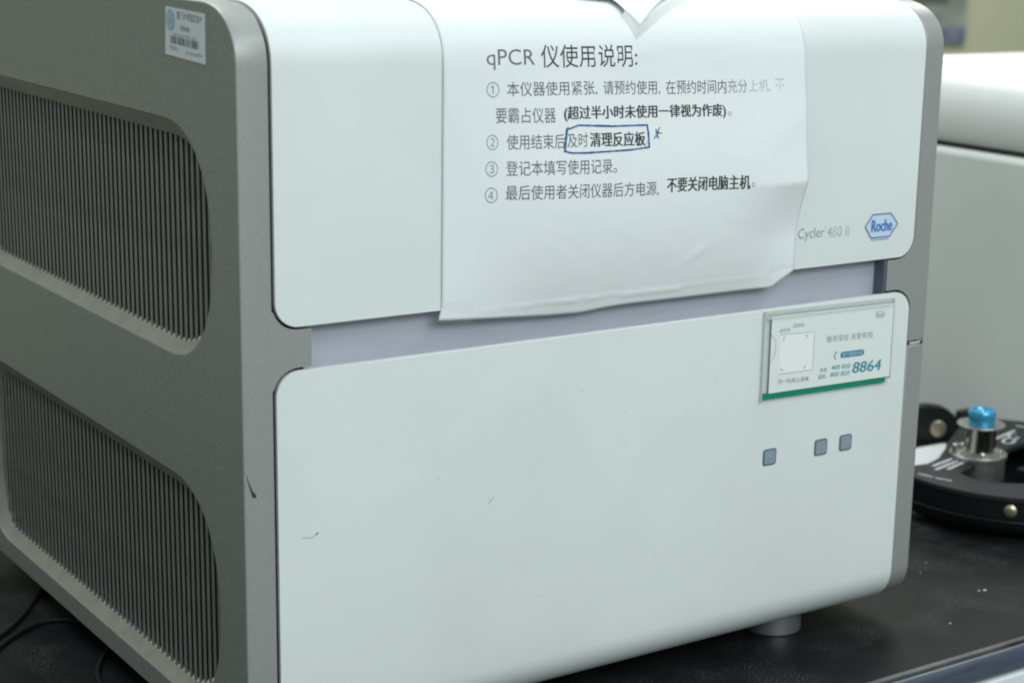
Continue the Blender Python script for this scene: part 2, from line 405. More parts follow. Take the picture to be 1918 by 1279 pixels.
# dark core behind the panels (the joints show it)
pts = slab_outline(inset=0.0042)
core_lo = slab('body_shell', XL + .0001, XR - .0001, [p for p in slab_outline(inset=0.0042, zhi=0.4045)], M['dark'], inst, 0)
core_hi = slab('body_shell', XL + .0001, XR - .0001, [p for p in slab_outline(inset=0.0042, zlo=0.4405)], M['dark'], inst, 0)
# recess between the doors
box('recess_panel', 0.0462, 0.527, 0.0118, 0.03, 0.4005, 0.4445, M['lavender'], inst)
box('recess_floor', 0.0462, 0.527, 0.0042, 0.0118, 0.4022, 0.4052, M['lavender'], inst)
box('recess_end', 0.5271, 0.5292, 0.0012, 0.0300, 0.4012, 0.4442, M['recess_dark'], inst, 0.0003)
def bridge(flip):
    # grey bridge of the frame between the doors; its edges run parallel to the rounded door corners
    R = 0.0155; g = 0.0019; rr = R + g; P = []
    zl, zu = 0.4088 - R, 0.4360 + R; cx_ = 0.0221 + R
    e = XL + .0001; a0 = math.acos(min(1, (cx_ - e) / rr))
    for k in range(9):
        a = a0 + (math.pi / 2 - a0) * k / 8; P.append((cx_ - rr * math.cos(a), zl + rr * math.sin(a)))
    P.append((0.0461, zl + rr)); P.append((0.0461, zu - rr))
    for k in range(9):
        a = math.pi / 2 + (a0 - math.pi / 2) * k / 8; P.append((cx_ - rr * math.cos(a), zu - rr * math.sin(a)))
    P = [(x - .0022 if x < XL + .0008 else x, z) for x, z in P]
    if flip: P = [(0.5767 - x, z) for x, z in P]; P = [((0.5293 if abs(x - 0.5306) < 1e-3 else min(x, XR + .0022)), z) for x, z in P]
    prism('frame_bridge', P, lambda a, b, d: (a, -0.00004 + d, b), 0.030, M['grey'], inst, 0.0002)
bridge(False); bridge(True)

# white doors: sheets bent along the body outline
def door(name, s0, s1, r0, r1, x0, x1, th=0.0032, off=0.0006):
    st = []
    if r0:
        st += [s0 + r0 * (1 - math.cos(math.pi / 2 * k / 10)) for k in range(10)]
    st.append(s0 + r0)
    for c in cum:
        if s0 + r0 + .0005 < c < s1 - r1 - .0005: st.append(c)
    k = s0 + r0
    st = sorted(st + [s0 + r0 + (s1 - r1 - s0 - r0) * j / 24 for j in range(1, 24)])
    if r1:
        st += [s1 - r1 * (1 - math.sin(math.pi / 2 * k / 10)) for k in range(11)]
    else: st.append(s1)
    st = sorted(set(round(s, 6) for s in st))
    NX = 10; V = []; F = []
    for layer in (off, off - th):
        for s in st:
            ins = 0.0
            if r0 and s < s0 + r0: d = s0 + r0 - s; ins = r0 - math.sqrt(max(r0 * r0 - d * d, 0))
            if r1 and s > s1 - r1: d = s - (s1 - r1); ins = max(ins, r1 - math.sqrt(max(r1 * r1 - d * d, 0)))
            y, z = P_at(s, layer)
            for k in range(NX + 1): V.append((x0 + ins + (x1 - x0 - 2 * ins) * k / NX, y, z))
    n = len(st); q = NX + 1; T = n * q
    for i in range(n - 1):
        for k in range(NX):
            a = i * q + k; F.append((a, a + 1, a + q + 1, a + q)); F.append((T + a, T + a + q, T + a + q + 1, T + a + 1))
        a = i * q; F.append((a, a + q, T + a + q, T + a)); a = i * q + NX; F.append((a, T + a, T + a + q, a + q))
    for k in range(NX):
        F.append((k, T + k, T + k + 1, k + 1)); a = (n - 1) * q + k; F.append((a, a + 1, T + a + 1, T + a))
    return mk(name, V, F, M['white'], inst, True, 0.0009, 3)
GAP = 0.0011
s_top = cum[-1] - 0.005; s_bot = cum[0] + 0.005
up_d = door('upper_door', 0.4360, s_top, 0.0155, 0, 0.0221, 0.5546)
up_d['label'] = 'white upper door curving over the top'
lo_d = door('lower_door', s_bot, 0.4088, 0, 0.0155, 0.0221, 0.5546)
lo_d['label'] = 'white lower door curving under at the bottom'
for x, z in ((0.0226, 0.5234), (0.0226, 0.2894), (0.5540, 0.5214), (0.5540, 0.2899)):
    box('joint_nub', x - .0007, x + .0007, -0.0002, 0.003, z - .0016, z + .0016, M['tab'], inst)
# feet
for fx, fy in ((0.476, 0.0505), (0.098, 0.0505), (0.476, 0.53), (0.098, 0.53)):
    lathe('foot', (fx, fy, ZT), (0, 0, 1), [(0.0222, 0), (0.0232, 0.0008), (0.0232, 0.0025), (0.0228, 0.0195)], M['silver'], inst)
# the chip on the frame band and the faint marks on the lower door
def front(off):
    return lambda x, z: (x, -off, z)
mk('paint_chip', [(x, -0.0002, z) for x, z in ((0.0016, 0.3490), (0.0030, 0.3440), (0.0056, 0.3375), (0.0080, 0.3345), (0.0072, 0.3328), (0.0052, 0.3340), (0.0036, 0.3400), (0.0022, 0.3450))], [tuple(range(8))], M['scratch'], inst)
f1 = front(0.00075)
for pts_, wd in (([(0.0378, 0.3020), (0.0415, 0.3019), (0.0446, 0.3006), (0.0462, 0.3022), (0.0488, 0.3036)], 0.0006),
                 ([(0.0474, 0.3024), (0.0490, 0.3040)], 0.0011), ([(0.1732, 0.3010), (0.1755, 0.3030), (0.1781, 0.3056)], 0.0008),
                 ([(0.1350, 0.3260), (0.1354, 0.3235)], 0.0005)):
    stroke('scuff_mark', pts_, wd, f1, M['scuff_soft'], lo_d, 0.5)
random.seed(11)
for k in range(16):
    x = random.uniform(0.05, 0.50); z = random.uniform(0.20, 0.395); a = random.uniform(0, 3.14); L = random.uniform(0.002, 0.010)
    stroke('rub_mark', [(x, z), (x + L * math.cos(a) * .5, z + L * math.sin(a) * .55), (x + L * math.cos(a), z + L * math.sin(a))], random.uniform(.0002, .0004), f1, M['rub'], lo_d, .6)
random.seed(4)
for x, z in ((0.2847, 0.3496), (0.3152, 0.3095), (0.2151, 0.2280), (0.2480, 0.3690), (0.3650, 0.3630)):
    mk('speck', [(x + .0007 * math.cos(a) * random.uniform(.5, 1), -0.00075, z + .0007 * math.sin(a) * random.uniform(.5, 1)) for a in [k * math.pi / 3 for k in range(6)]], [tuple(range(6))], M['scuff_soft'], lo_d)
# three buttons
for bi, (x0, x1) in enumerate(((0.4128, 0.4256), (0.4638, 0.4765), (0.4892, 0.5018))):
    rim = prism('button', rrect(x0, x1, 0.2902, 0.3028, 0.0022), lambda a, b, d: (a, -0.0013 + d, b), 0.0016, M['button_rim'], inst, 0.0003)
    prism('button_face', rrect(x0 + .0011, x1 - .0011, 0.2913, 0.3017, 0.0014), lambda a, b, d: (a, -0.00155 + d, b), 0.0009, M['button'], rim, 0.0002)
    if bi == 2:
        rim['label'] = 'button with a printed icon'
        fb = front(0.0017)
        for a, b in (((0.4918, 0.2975), (0.4998, 0.2980)), ((0.4912, 0.3012), (0.4998, 0.3012))):
            stroke('button_icon', [a, b], 0.0005, fb, M['button_icon'], rim)
# logo and lettering
hexa = [(0.5026, 0.4621), (0.5098, 0.4708), (0.5285, 0.4706), (0.5362, 0.4623), (0.5283, 0.4532), (0.5092, 0.4533)]
f0 = lambda o: (lambda a, b, d: (a, -o, b))
mk('logo_field', [(x, -0.0008, z) for x, z in hexa], [tuple(range(6))], M['logo_fill'], up_d)
stroke('logo_outline', hexa + [hexa[0]], 0.0010, front(0.00095), M['logo_line'], up_d)
stroke('logo_outline', [(0.5094, 0.4516), (0.5275, 0.4514)], 0.0005, front(0.00095), M['logo_blue'], up_d)
letter('logo_lettering', 'Roche', (0.5092, 0.4622), (0.5303, 0.4621), 0.0088, front(0.00110), M['logo_blue'], up_d, bold=0.012)
letter('model_lettering', 'Cycler', (0.4362, 0.4607), (0.4618, 0.4606), 0.0098, front(0.0008), M['ink_grey'], up_d, bold=-0.004)
letter('model_lettering', '\u00ae', (0.4622, 0.4646), (0.4638, 0.4646), 0.0016, front(0.0008), M['ink_pale'], up_d)
letter('model_lettering', '480 II', (0.4646, 0.4612), (0.4867, 0.4609), 0.0078, front(0.0008), M['ink_pale'], up_d, bold=-0.004)

# ---------------------------------------------------------------- the paper notice
XA, XB = 0.1366, 0.4332
def smooth(a, b, t):
    t = max(0.0, min(1.0, (t - a) / (b - a))); return t * t * (3 - 2 * t)
def bulge(x, v):
    # how far the sheet stands off the instrument
    mid = smooth(XA, XA + 0.09, x) * (1 - smooth(XB - 0.05, XB, x))
    if v > 0.50: hang = 0.0085 * (1 - smooth(0.50, 0.605, v))
    else: hang = 0.0085 - 0.0135 * ((0.50 - v) / 0.08) ** 2.2
    o = (0.00075 + 0.00065 * (1 - smooth(0.585, 0.61, v))) + mid * hang + (1 - mid) * (0.0004 * (1 - smooth(0.585, 0.605, v)) if v > 0.45 else 0.0004 - (0.45 - v) * .03)
    r = smooth(XB - 0.085, XB, x)
    if v > 0.5016: t = max(0, 1 - (v - 0.5016) / 0.100); tent = t ** 1.2
    else: t = max(0, 1 - (0.5016 - v) / 0.040); tent = t ** 1.5
    o += 0.0105 * r * tent
    # soft buckles and creases
    o += (0.00045 * noise.noise(Vector((x * 22, v * 26, 0))) + 0.00016 * noise.noise(Vector((x * 70 + v * 30, v * 90, 4)))) * mid * smooth(0.436, 0.462, v) + 0.0006 * mid * math.exp(-((x - 0.335 - (v - .455) * 1.4) / 0.006) ** 2) * math.exp(-((v - .457) / .007) ** 2)
    o += 0.0014 * r * math.exp(-(((v - 0.535) - (x - .40) * .5) / .012) ** 2) * .4
    o += 0.0012 * math.exp(-((x - 0.291) / 0.006) ** 2) * smooth(0.585, 0.61, v)
    if v > 0.436 - 0.004: o = max(o, 0.0013)
    return o
def sheet(x, v, lift=0.0):
    y, z = P_at(v, bulge(x, v) + lift); return (x, y, z)
def v_bottom(x):
    K = [(XA - .003, 0.4298), (0.170, 0.4272), (0.220, 0.4236), (0.2465, 0.4226), (0.268, 0.4243), (0.2865, 0.4249), (0.340, 0.4246), (0.4130, 0.4246), (0.4200, 0.4290), (0.4335, 0.4358)]
    for (a, va), (b, vb) in zip(K, K[1:]):
        if x <= b: return va + (vb - va) * max(0, (x - a) / (b - a))
    return K[-1][1]
notice = thing('paper_notice', 'white paper notice with printed instructions, taped over the upper door', 'notice', (0.285, -0.002, 0.43))
NXp, NV = 110, 150; V = []; F = []
v_top = 0.700
for j in range(NV + 1):
    for i in range(NXp + 1):
        x = XA + (XB - XA) * i / NXp; vb = v_bottom(x); v = vb + (v_top - vb) * (j / NV)
        xx = x - (0.0022 * smooth(0.440, 0.428, v) * (1 - smooth(XA, XA + .03, x)) if v < 0.44 else 0)
        V.append((xx, *sheet(x, v)[1:]))
for j in range(NV):
    for i in range(NXp):
        a = j * (NXp + 1) + i; F.append((a, a + 1, a + NXp + 2, a + NXp + 1))
sh = mk('sheet', V, F, M['paper'], notice, True)
sm = sh.modifiers.new('thickness', 'SOLIDIFY'); sm.thickness = 0.00022; sm.offset = 0
GRID = [Vector(p) for p in V]
def on_sheet(lift):
    def f(x, v):
        fi = max(0, min(NXp - 1e-4, (x - XA) / (XB - XA) * NXp)); i = int(fi); u = fi - i
        xa, xb = XA + (XB - XA) * i / NXp, XA + (XB - XA) * (i + 1) / NXp; vb = v_bottom(xa) * (1 - u) + v_bottom(xb) * u
        fj = max(0, min(NV - 1e-4, (v - vb) / (v_top - vb) * NV)); j = int(fj); t = fj - j; q = j * (NXp + 1) + i
        a, b, c, d = GRID[q], GRID[q + 1], GRID[q + NXp + 2], GRID[q + NXp + 1]
        p = (a * (1 - u) + b * u) * (1 - t) + (d * (1 - u) + c * u) * t; n = (b - a).cross(d - a).normalized()
        if n.y > 0 and n.z < 0.5: n = -n
        return tuple(p + n * lift)
    return f
sp = on_sheet(0.00026)
TXT = [('qPCR', 0.1680, 0.5924, 0.2039, 0.5917, 0.0125, 'ink_reg', -.004, 1), ('仪使用说明:', 0.2087, 0.5936, 0.2847, 0.5925, 0.0142, 'ink', 0, 1),
 ('①', 0.1677, 0.5740, 0.1770, 0.5737, 0.0096, 'ink_grey', 0, 0), ('本仪器使用紧张,', 0.1826, 0.5737, 0.2518, 0.5727, 0.0094, 'ink_reg', 0, 0), ('请预约使用,', 0.2568, 0.5724, 0.3032, 0.5714, 0.0094, 'ink_reg', 0, 0),
 ('在预约时间内', 0.3082, 0.5714, 0.3603, 0.5704, 0.0093, 'ink_reg', 0, 0), ('充分', 0.3617, 0.5706, 0.3784, 0.5704, 0.0093, 'ink_grey', 0, 0), ('上机,', 0.3798, 0.5703, 0.3990, 0.5700, 0.0088, 'ink_pale', -.004, 0), ('不', 0.4037, 0.5705, 0.4122, 0.5704, 0.0082, 'ink_pale', -.004, 0),
 ('要霸占仪器', 0.1742, 0.5577, 0.2182, 0.5565, 0.0097, 'ink_reg', 0, 0), ('(超过半小时未使用一律视为作废)', 0.2248, 0.5570, 0.3591, 0.5540, 0.0098, 'ink', .014, 0), ('。', 0.3609, 0.5522, 0.3643, 0.5521, 0.0029, 'ink_grey', 0, 0),
 ('②', 0.1675, 0.5412, 0.1758, 0.5409, 0.0097, 'ink_grey', 0, 0), ('使用结束后', 0.1818, 0.5407, 0.2247, 0.5397, 0.0095, 'ink_reg', 0, 0), ('及时', 0.2264, 0.5399, 0.2428, 0.5399, 0.0092, 'ink_reg', 0, 0),
 ('清理反应板', 0.2445, 0.5398, 0.2893, 0.5384, 0.0094, 'ink', .014, 0), ('。', 0.2902, 0.5357, 0.2924, 0.5357, 0.0022, 'ink_grey', 0, 0),
 ('③', 0.1667, 0.5245, 0.1753, 0.5241, 0.0098, 'ink_grey', 0, 0), ('登记本填写使用记录。', 0.1809, 0.5242, 0.2654, 0.5218, 0.0096, 'ink_reg', 0, 0),
 ('④', 0.1663, 0.5079, 0.1752, 0.5075, 0.0099, 'ink_grey', 0, 0), ('最后使用者关闭仪器后方电源,', 0.1808, 0.5086, 0.3000, 0.5048, 0.0099, 'ink_reg', 0, 0),
 ('不要关闭电脑主机', 0.3072, 0.5066, 0.3781, 0.5048, 0.0099, 'ink', .014, 0), ('。', 0.3794, 0.5029, 0.3821, 0.5029, 0.0030, 'ink_grey', 0, 0)]
for t, xa, za, xb, zb, h, mt_, bd, big in TXT:
    letter('printed_line', t, (xa, za), (xb, zb), h, sp, M[mt_], sh, bold=bd)
sp2 = on_sheet(0.00034)
stroke('pen_box', [(0.2243, 0.5327), (0.2253, 0.5406), (0.2264, 0.5472), (0.2279, 0.5482)], 0.0017, sp2, M['pen'], sh, 0.3)
stroke('pen_box', [(0.2261, 0.5469), (0.2298, 0.5478), (0.2358, 0.5494), (0.2478, 0.5486), (0.2635, 0.5476), (0.2796, 0.5474), (0.2921, 0.5472)], 0.0012, sp2, M['pen'], sh, 0.4)
stroke('pen_box', [(0.2914, 0.5474), (0.2921, 0.5425), (0.2923, 0.5376), (0.2925, 0.5325)], 0.0014, sp2, M['pen'], sh, 0.4)
stroke('pen_box', [(0.2242, 0.5333), (0.2296, 0.5319), (0.2413, 0.5314), (0.2564, 0.5315), (0.2759, 0.5316), (0.2843, 0.5321), (0.2927, 0.5327)], 0.0012, sp2, M['pen'], sh, 0.4)
for P_ in ([(0.2966, 0.5378), (0.2992, 0.5415), (0.3020, 0.5455)], [(0.2979, 0.5423), (0.3010, 0.5417), (0.3036, 0.5413)], [(0.2985, 0.5445), (0.2996, 0.5411), (0.3007, 0.5378)], [(0.3009, 0.5441), (0.3000, 0.5411), (0.2986, 0.5384)]):
    stroke('pen_star', P_, 0.0007, sp2, M['pen'], sh, 0.4)
# torn second sheet lying over the top of the notice
def flap(name, poly, lift, material, parent, n=14):
    V = []; F = []
    (a, b, c, d) = poly
    for j in range(n + 1):
        for i in range(n + 1):
            u, t = i / n, j / n
            x = (a[0] * (1 - u) + b[0] * u) * (1 - t) + (d[0] * (1 - u) + c[0] * u) * t; v = (a[1] * (1 - u) + b[1] * u) * (1 - t) + (d[1] * (1 - u) + c[1] * u) * t
            V.append(sheet(x, v, lift * (1 - .75 * t) + .0004))
    for j in range(n):
        for i in range(n):
            q = j * (n + 1) + i; F.append((q, q + 1, q + n + 2, q + n + 1))
    o = mk(name, V, F, material, parent, True); s = o.modifiers.new('thickness', 'SOLIDIFY'); s.thickness = 0.0002; return o
sv = lambda y, z: s_near(y, z)
tip = (0.2870, sv(.0071, .6118) - .0045); lt = (0.2818, sv(.0148, .6183) - .003); rt = (0.3655, sv(.0446, .6264) - .003); top_l = (0.278, 0.69)
fl = flap('torn_paper', [lt, tip, (rt[0] + .01, rt[1] + .02), top_l], 0.0042, M['paper2'], None)
tag(fl, 'torn white paper tip folded over the top of the notice', 'paper')
def shade_strip(name, edge, out, lift, material, parent, n=16):
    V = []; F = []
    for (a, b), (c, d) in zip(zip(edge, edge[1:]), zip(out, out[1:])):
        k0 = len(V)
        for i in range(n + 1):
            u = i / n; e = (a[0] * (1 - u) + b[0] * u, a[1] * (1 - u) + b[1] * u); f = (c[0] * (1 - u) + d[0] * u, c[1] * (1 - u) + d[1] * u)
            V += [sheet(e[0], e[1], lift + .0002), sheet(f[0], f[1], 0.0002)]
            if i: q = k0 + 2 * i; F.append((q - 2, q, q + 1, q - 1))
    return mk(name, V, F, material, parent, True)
fo = shade_strip('flap_shade_strip', [lt, tip, rt], [(lt[0] - .0022, lt[1] - .0015), (tip[0] - .0022, tip[1] - .0068), (rt[0] + .001, rt[1] - .003)], 0.0040, M['paper'], fl)  # sloped strip added to give the shade band below the torn tip
fl2 = flap('torn_paper', [(0.262, sv(.034, .6254)), (0.281, sv(.027, .6240)), (0.279, 0.69), (0.235, 0.69)], 0.0025, M['paper2'], None)
tag(fl2, 'small torn paper edge left of the pointed paper tip above the notice', 'paper')
# clear tape at the lower corners
def tape(name, quad, label):
    n = 10; V = []; F = []; (a, b, c, d) = quad
    for j in range(n + 1):
        for i in range(n + 1):
            u, t = i / n, j / n
            p = [(a[k] * (1 - u) + b[k] * u) * (1 - t) + (d[k] * (1 - u) + c[k] * u) * t for k in range(3)]
            p[1] -= 0.0005 * abs(noise.noise(Vector((p[0] * 260, p[2] * 420, 3)))); V.append(tuple(p))
    for j in range(n):
        for i in range(n):
            q = j * (n + 1) + i; F.append((q, q + 1, q + n + 2, q + n + 1))
    return tag(mk(name, V, F, M['tape'], None, True), label, 'tape')
tape('clear_tape', [(0.405, 0.0000, 0.4270), (0.4295, 0.0055, 0.4245), (0.4350, -0.0026, 0.4400), (0.410, -0.0042, 0.4440)], 'wrinkled clear tape on the lower right corner of the notice')
tape('clear_tape', [(0.1335, 0.0010, 0.4280), (0.160, 0.0000, 0.4255), (0.160, -0.0040, 0.4420), (0.1365, -0.0026, 0.4420)], 'clear tape on the lower left corner of the notice')

# ---------------------------------------------------------------- service card in its holder
hold = thing('card_holder', 'clear card holder with a green strip, stuck on the lower door', 'card holder', (0.472, -0.002, 0.34))
def slant(x):   # the holder sits slightly askew
    return -0.0145 * 0 - (x - 0.4065) * 0.0165
def plate(name, x0, x1, z0, z1, y0, y1, material, parent, bevel=0.0003, sl=True):
    k = slant if sl else (lambda x: 0)
    v = [(x, y, z + k(x)) for x in (x0, x1) for y in (y0, y1) for z in (z0, z1)]
    f = [(0, 1, 3, 2), (4, 6, 7, 5), (0, 4, 5, 1), (2, 3, 7, 6), (0, 2, 6, 4), (1, 5, 7, 3)]
    return mk(name, v, f, material, parent, bevel > 0, bevel)
plate('back_plate', 0.4067, 0.5362, 0.3400, 0.4076, -0.0016, -0.0007, M['holder'], hold)
plate('holder_rail', 0.4067, 0.5362, 0.4052, 0.4077, -0.0042, -0.0016, M['holder'], hold)
plate('holder_rail', 0.4063, 0.4068, 0.3400, 0.4076, -0.0036, -0.0016, M['holder_edge'], hold)
plate('holder_rail', 0.5352, 0.5360, 0.3450, 0.4076, -0.0042, -0.0016, M['holder_edge'], hold)
gs = plate('green_strip', 0.4073, 0.5315, 0.3418, 0.3466, -0.0030, -0.0017, M['green'], hold)
cardp = plate('card', 0.4128, 0.5350, 0.3464, 0.4040, -0.0036, -0.0031, M['card'], hold, 0)
plate('front_plate', 0.4085, 0.5340, 0.4020, 0.4042, -0.0050, -0.0038, M['holder'], hold)
fc = lambda o: (lambda x, z: (x, -o, z))
fc0 = fc(0.00375)
bx = mk('printed_box', [(0.4212, -.0037, .3598), (0.4546, -.0037, .3592), (.4548, -.0037, .3882), (.4214, -.0037, .3893)], [(0, 1, 2, 3)], M['card_white'], cardp)
fc1 = fc(0.0039)
stroke('box_outline', [(0.4215, .3893), (.4548, .3882), (.4546, .3592), (0.4212, .3600)], 0.0003, fc1, M['ink_grey'], cardp)
for pts_ in ([(.4245, .3845), (.4245, .3870), (.4268, .3869)], [(.4455, .3863), (.4478, .3862), (.4477, .3840)], [(.4235, .3648), (.4234, .3625), (.4258, .3624)], [(.4448, .3618), (.4470, .3617), (.4471, .3640)]):
    stroke('corner_mark', pts_, 0.00045, fc1, M['ink_grey'], cardp)
for t, A, B, h, mt_, bd, shr in (
    ('序列号', (.4207, .3922), (.4308, .3922), .0032, 'ink_grey', 0, 0), ('30034', (.4329, .3947), (.4440, .3945), .0029, 'ink_grey', 0, .15),
    ('服务常在 关爱有加', (.4675, .3808), (.5142, .3796), .0050, 'ink_grey', 0, 0), ('手机', (.4622, .3577), (.4694, .3574), .0035, 'teal', 0, 0),
    ('400 820', (.4737, .3584), (.4932, .3576), .0034, 'teal', .004, .2), ('座机', (.4610, .3528), (.4684, .3525), .0035, 'teal', 0, 0),
    ('800 820', (.4729, .3531), (.4926, .3523), .0034, 'teal', .004, .2), ('8864', (.4956, .3557), (.5252, .3547), .0084, 'teal', .034, .12),
    ('扫一扫,码上咨询', (.4213, .3541), (.4511, .3528), .0037, 'ink_reg', 0, 0)):
    letter('printed_line', t, A, B, h, fc0, M[mt_], cardp, bold=bd, shear=shr)
def disc2(name, cx, cz, rx, rz, o, material, parent, n=28, hole=None):
    P = [(cx + rx * math.cos(2 * math.pi * k / n), cz + rz * math.sin(2 * math.pi * k / n)) for k in range(n)]
    return P
pill = [(x, z) for x, z in rrect(0.4822, 0.5066, 0.3647, 0.3694, 0.00225)]
mk('printed_pill', [(x, -.00375, z - (x - .4822) * .02) for x, z in pill], [tuple(range(len(pill)))], M['teal'], cardp)
letter('pill_lettering', '客户服务热线', (.4842, .3670), (.5046, .3666), .0032, fc(0.0039), M['teal_lt'], cardp)
stroke('phone_icon', [(.4790, .3700), (.4770, .3690), (.4762, .3672), (.4768, .3652), (.4778, .3645)], .0009, fc0, M['teal'], cardp, .3)
stroke('holder_notch', [(.4119, .3908), (.4150, .3880), (.4172, .3840), (.4176, .3790), (.4160, .3730), (.4129, .3690)], 0.00035, fc0, M['ink_grey'], cardp)
hl = [(.5164, .3942), (.5182, .3966), (.5240, .3965), (.5260, .3940), (.5242, .3916), (.5184, .3917), (.5164, .3942)]
stroke('small_logo', hl, 0.0003, fc0, M['logo_line'], cardp)
letter('small_logo', 'Roche', (.5178, .3942), (.5248, .3940), .0027, fc0, M['logo_line'], cardp)

# ---------------------------------------------------------------- asset label on the side panel
def sidep(off):
    return lambda y, z: (-off, y, z)
stk = thing('asset_label', 'small white label with blue emblem and bars, on the grey side panel', 'label', (0, 0.07, 0.59))
K = [(0.0982, 0.6209), (0.0403, 0.6193), (0.0411, 0.5898), (0.1009, 0.5919)]
ks = mk('sticker_sheet', [(-0.0002, y, z) for y, z in K] + [(-0.0004, y, z) for y, z in K], [(4, 5, 6, 7), (0, 1, 5, 4), (1, 2, 6, 5), (2, 3, 7, 6), (3, 0, 4, 7), (0, 1, 2, 3)], M['sticker'], stk)
s1 = sidep(0.00048); s2 = sidep(0.00058); s3 = sidep(0.00068)
def ring(name, cy, cz, r, sf, material, parent, ry=None):
    ry = ry or r
    return mk(name, [sf(cy + r * math.cos(2 * math.pi * k / 30), cz + ry * math.sin(2 * math.pi * k / 30)) for k in range(30)], [tuple(range(30))], material, parent)
ring('emblem', 0.0911, 0.6128, 0.0064, s1, M['sticker_blue'], ks); ring('emblem', 0.0911, 0.6128, 0.0054, s2, M['sticker_pale'], ks); ring('emblem', 0.0911, 0.6128, 0.0018, s3, M['sticker_blue'], ks)
for t, A, B, h, mt_ in (('厦门大学固定资产', (.0811, .6166), (.0439, .6152), .0046, 'ink_reg'), ('仪器设备', (.0771, .6091), (.0627, .6086), .0030, 'ink_reg'),
    ('RH-2016-0451-027', (.0870, .6047), (.0537, .6039), .0018, 'ink_grey'), ('实验中心', (.0933, .5965), (.0795, .5960), .0030, 'ink_grey'), ('NO.201604027', (.0696, .5949), (.0446, .5944), .0020, 'ink_grey')):
    letter('printed_line', t, A, B, h, s1, M[mt_], ks)
random.seed(9); y = 0.0914
while y > 0.0503:
    wd = random.choice((.0005, .0007, .0011, .0014)); zc = 0.6014 - (0.0914 - y) * .03
    mk('bar', [s1(y, zc - .0023), s1(y - wd, zc - .0023), s1(y - wd, zc + .0023), s1(y, zc + .0023)], [(0, 1, 2, 3)], M['ink_reg'], ks)
    y -= wd + random.choice((.0005, .0006, .0012))

# ---------------------------------------------------------------- bench, floor, wall
bench = thing('lab_bench', 'black lab bench top with white cabinet, carrying the instrument', 'bench', (0.6, 0.3, ZT - 0.90))
bt = box('bench_top', -1.6, 2.6, -0.0785, 0.95, ZT - 0.020, ZT, M['bench'], bench, 0.003, 3)
box('worn_edge', -1.6, 2.6, -0.0786, -0.0735, ZT - 0.004, ZT + 0.0003, M['edge_wear'], bench, 0.0004)
eg = box('edge_strip', -1.6, 2.6, -0.0885, -0.0787, ZT - 0.020, ZT - 0.0004, M['edge_blue'], bench, 0.005, 4)
box('cabinet', -1.55, 2.55, -0.070, 0.92, ZT - 0.90, ZT - 0.0205, M['cabinet'], bench)
# drawer fronts
for k in range(7):
    dr = box('drawer_front', -1.54 + k * 0.58, -1.54 + k * 0.58 + 0.574, -0.0905, -0.0705, ZT - 0.20, ZT - 0.0208, M['cabinet'], bench, 0.002)
fl_ = box('floor', -5, 7, -5, 3.6, ZT - 0.95, ZT - 0.9, M['floor']); tag(fl_, kind='structure')
wl = box('wall', -5, 7, 2.75, 2.9, ZT - 0.9, ZT + 2.3, M['wall']); tag(wl, kind='structure')
# poster on the wall
po = thing('wall_poster', 'framed photo poster with a purple band on the olive wall', 'poster', (3.34, 2.74, 0.40))
box('poster_sheet', 2.95, 3.52, 2.738, 2.7495, 0.360, 0.80, M['poster'], po)
box('purple_band', 2.95, 3.515, 2.7345, 2.7375, 0.368, 0.408, M['poster_blue'], po)
box('dark_band', 2.95, 3.44, 2.7345, 2.7375, 0.478, 0.70, M['poster_dark'], po)

# ---------------------------------------------------------------- white device behind
dv = thing('white_device', 'white lab device with a rounded lid over a grey base, behind the black apparatus', 'lab device', (1.4, 0.3, ZT))
def loft_x(name, sec, y0, y1, material, parent):
    n = len(sec); V = [(x, y0, z) for x, z in sec] + [(x, y1, z) for x, z in sec]
    F = [tuple(range(n)), tuple(range(n, 2 * n))] + [(k, (k + 1) % n, n + (k + 1) % n, n + k) for k in range(n)]
    return mk(name, V, F, material, parent, True, 0.008, 3)
lid = [(1.056, 0.4485), (1.051, 0.462), (1.048, 0.48), (1.0475, 0.495), (1.050, 0.508), (1.057, 0.521), (1.068, 0.5305), (1.084, 0.536), (1.11, 0.5385), (1.60, 0.5400), (1.65, 0.52), (1.65, 0.4485)]
loft_x('lid', lid, -0.15, 0.535, M['device_white'], dv)
box('lid_seal', 1.058, 1.64, -0.14, 0.528, 0.4440, 0.4490, M['dark'], dv)
loft_x('base', [(1.050, 0.1400), (1.050, 0.4445), (1.645, 0.4445), (1.645, 0.1400)], -0.145, 0.530, M['device_grey'], dv)
for fx in (1.08, 1.62):
    for fy in (-0.11, 0.49): lathe('foot', (fx, fy, ZT), (0, 0, 1), [(0.014, 0), (0.014, 0.0065)], M['cable'], dv, 20)

box('side_label', 1.0485, 1.0495, 0.20, 0.29, 0.39, 0.425, M['card_white'], dv)
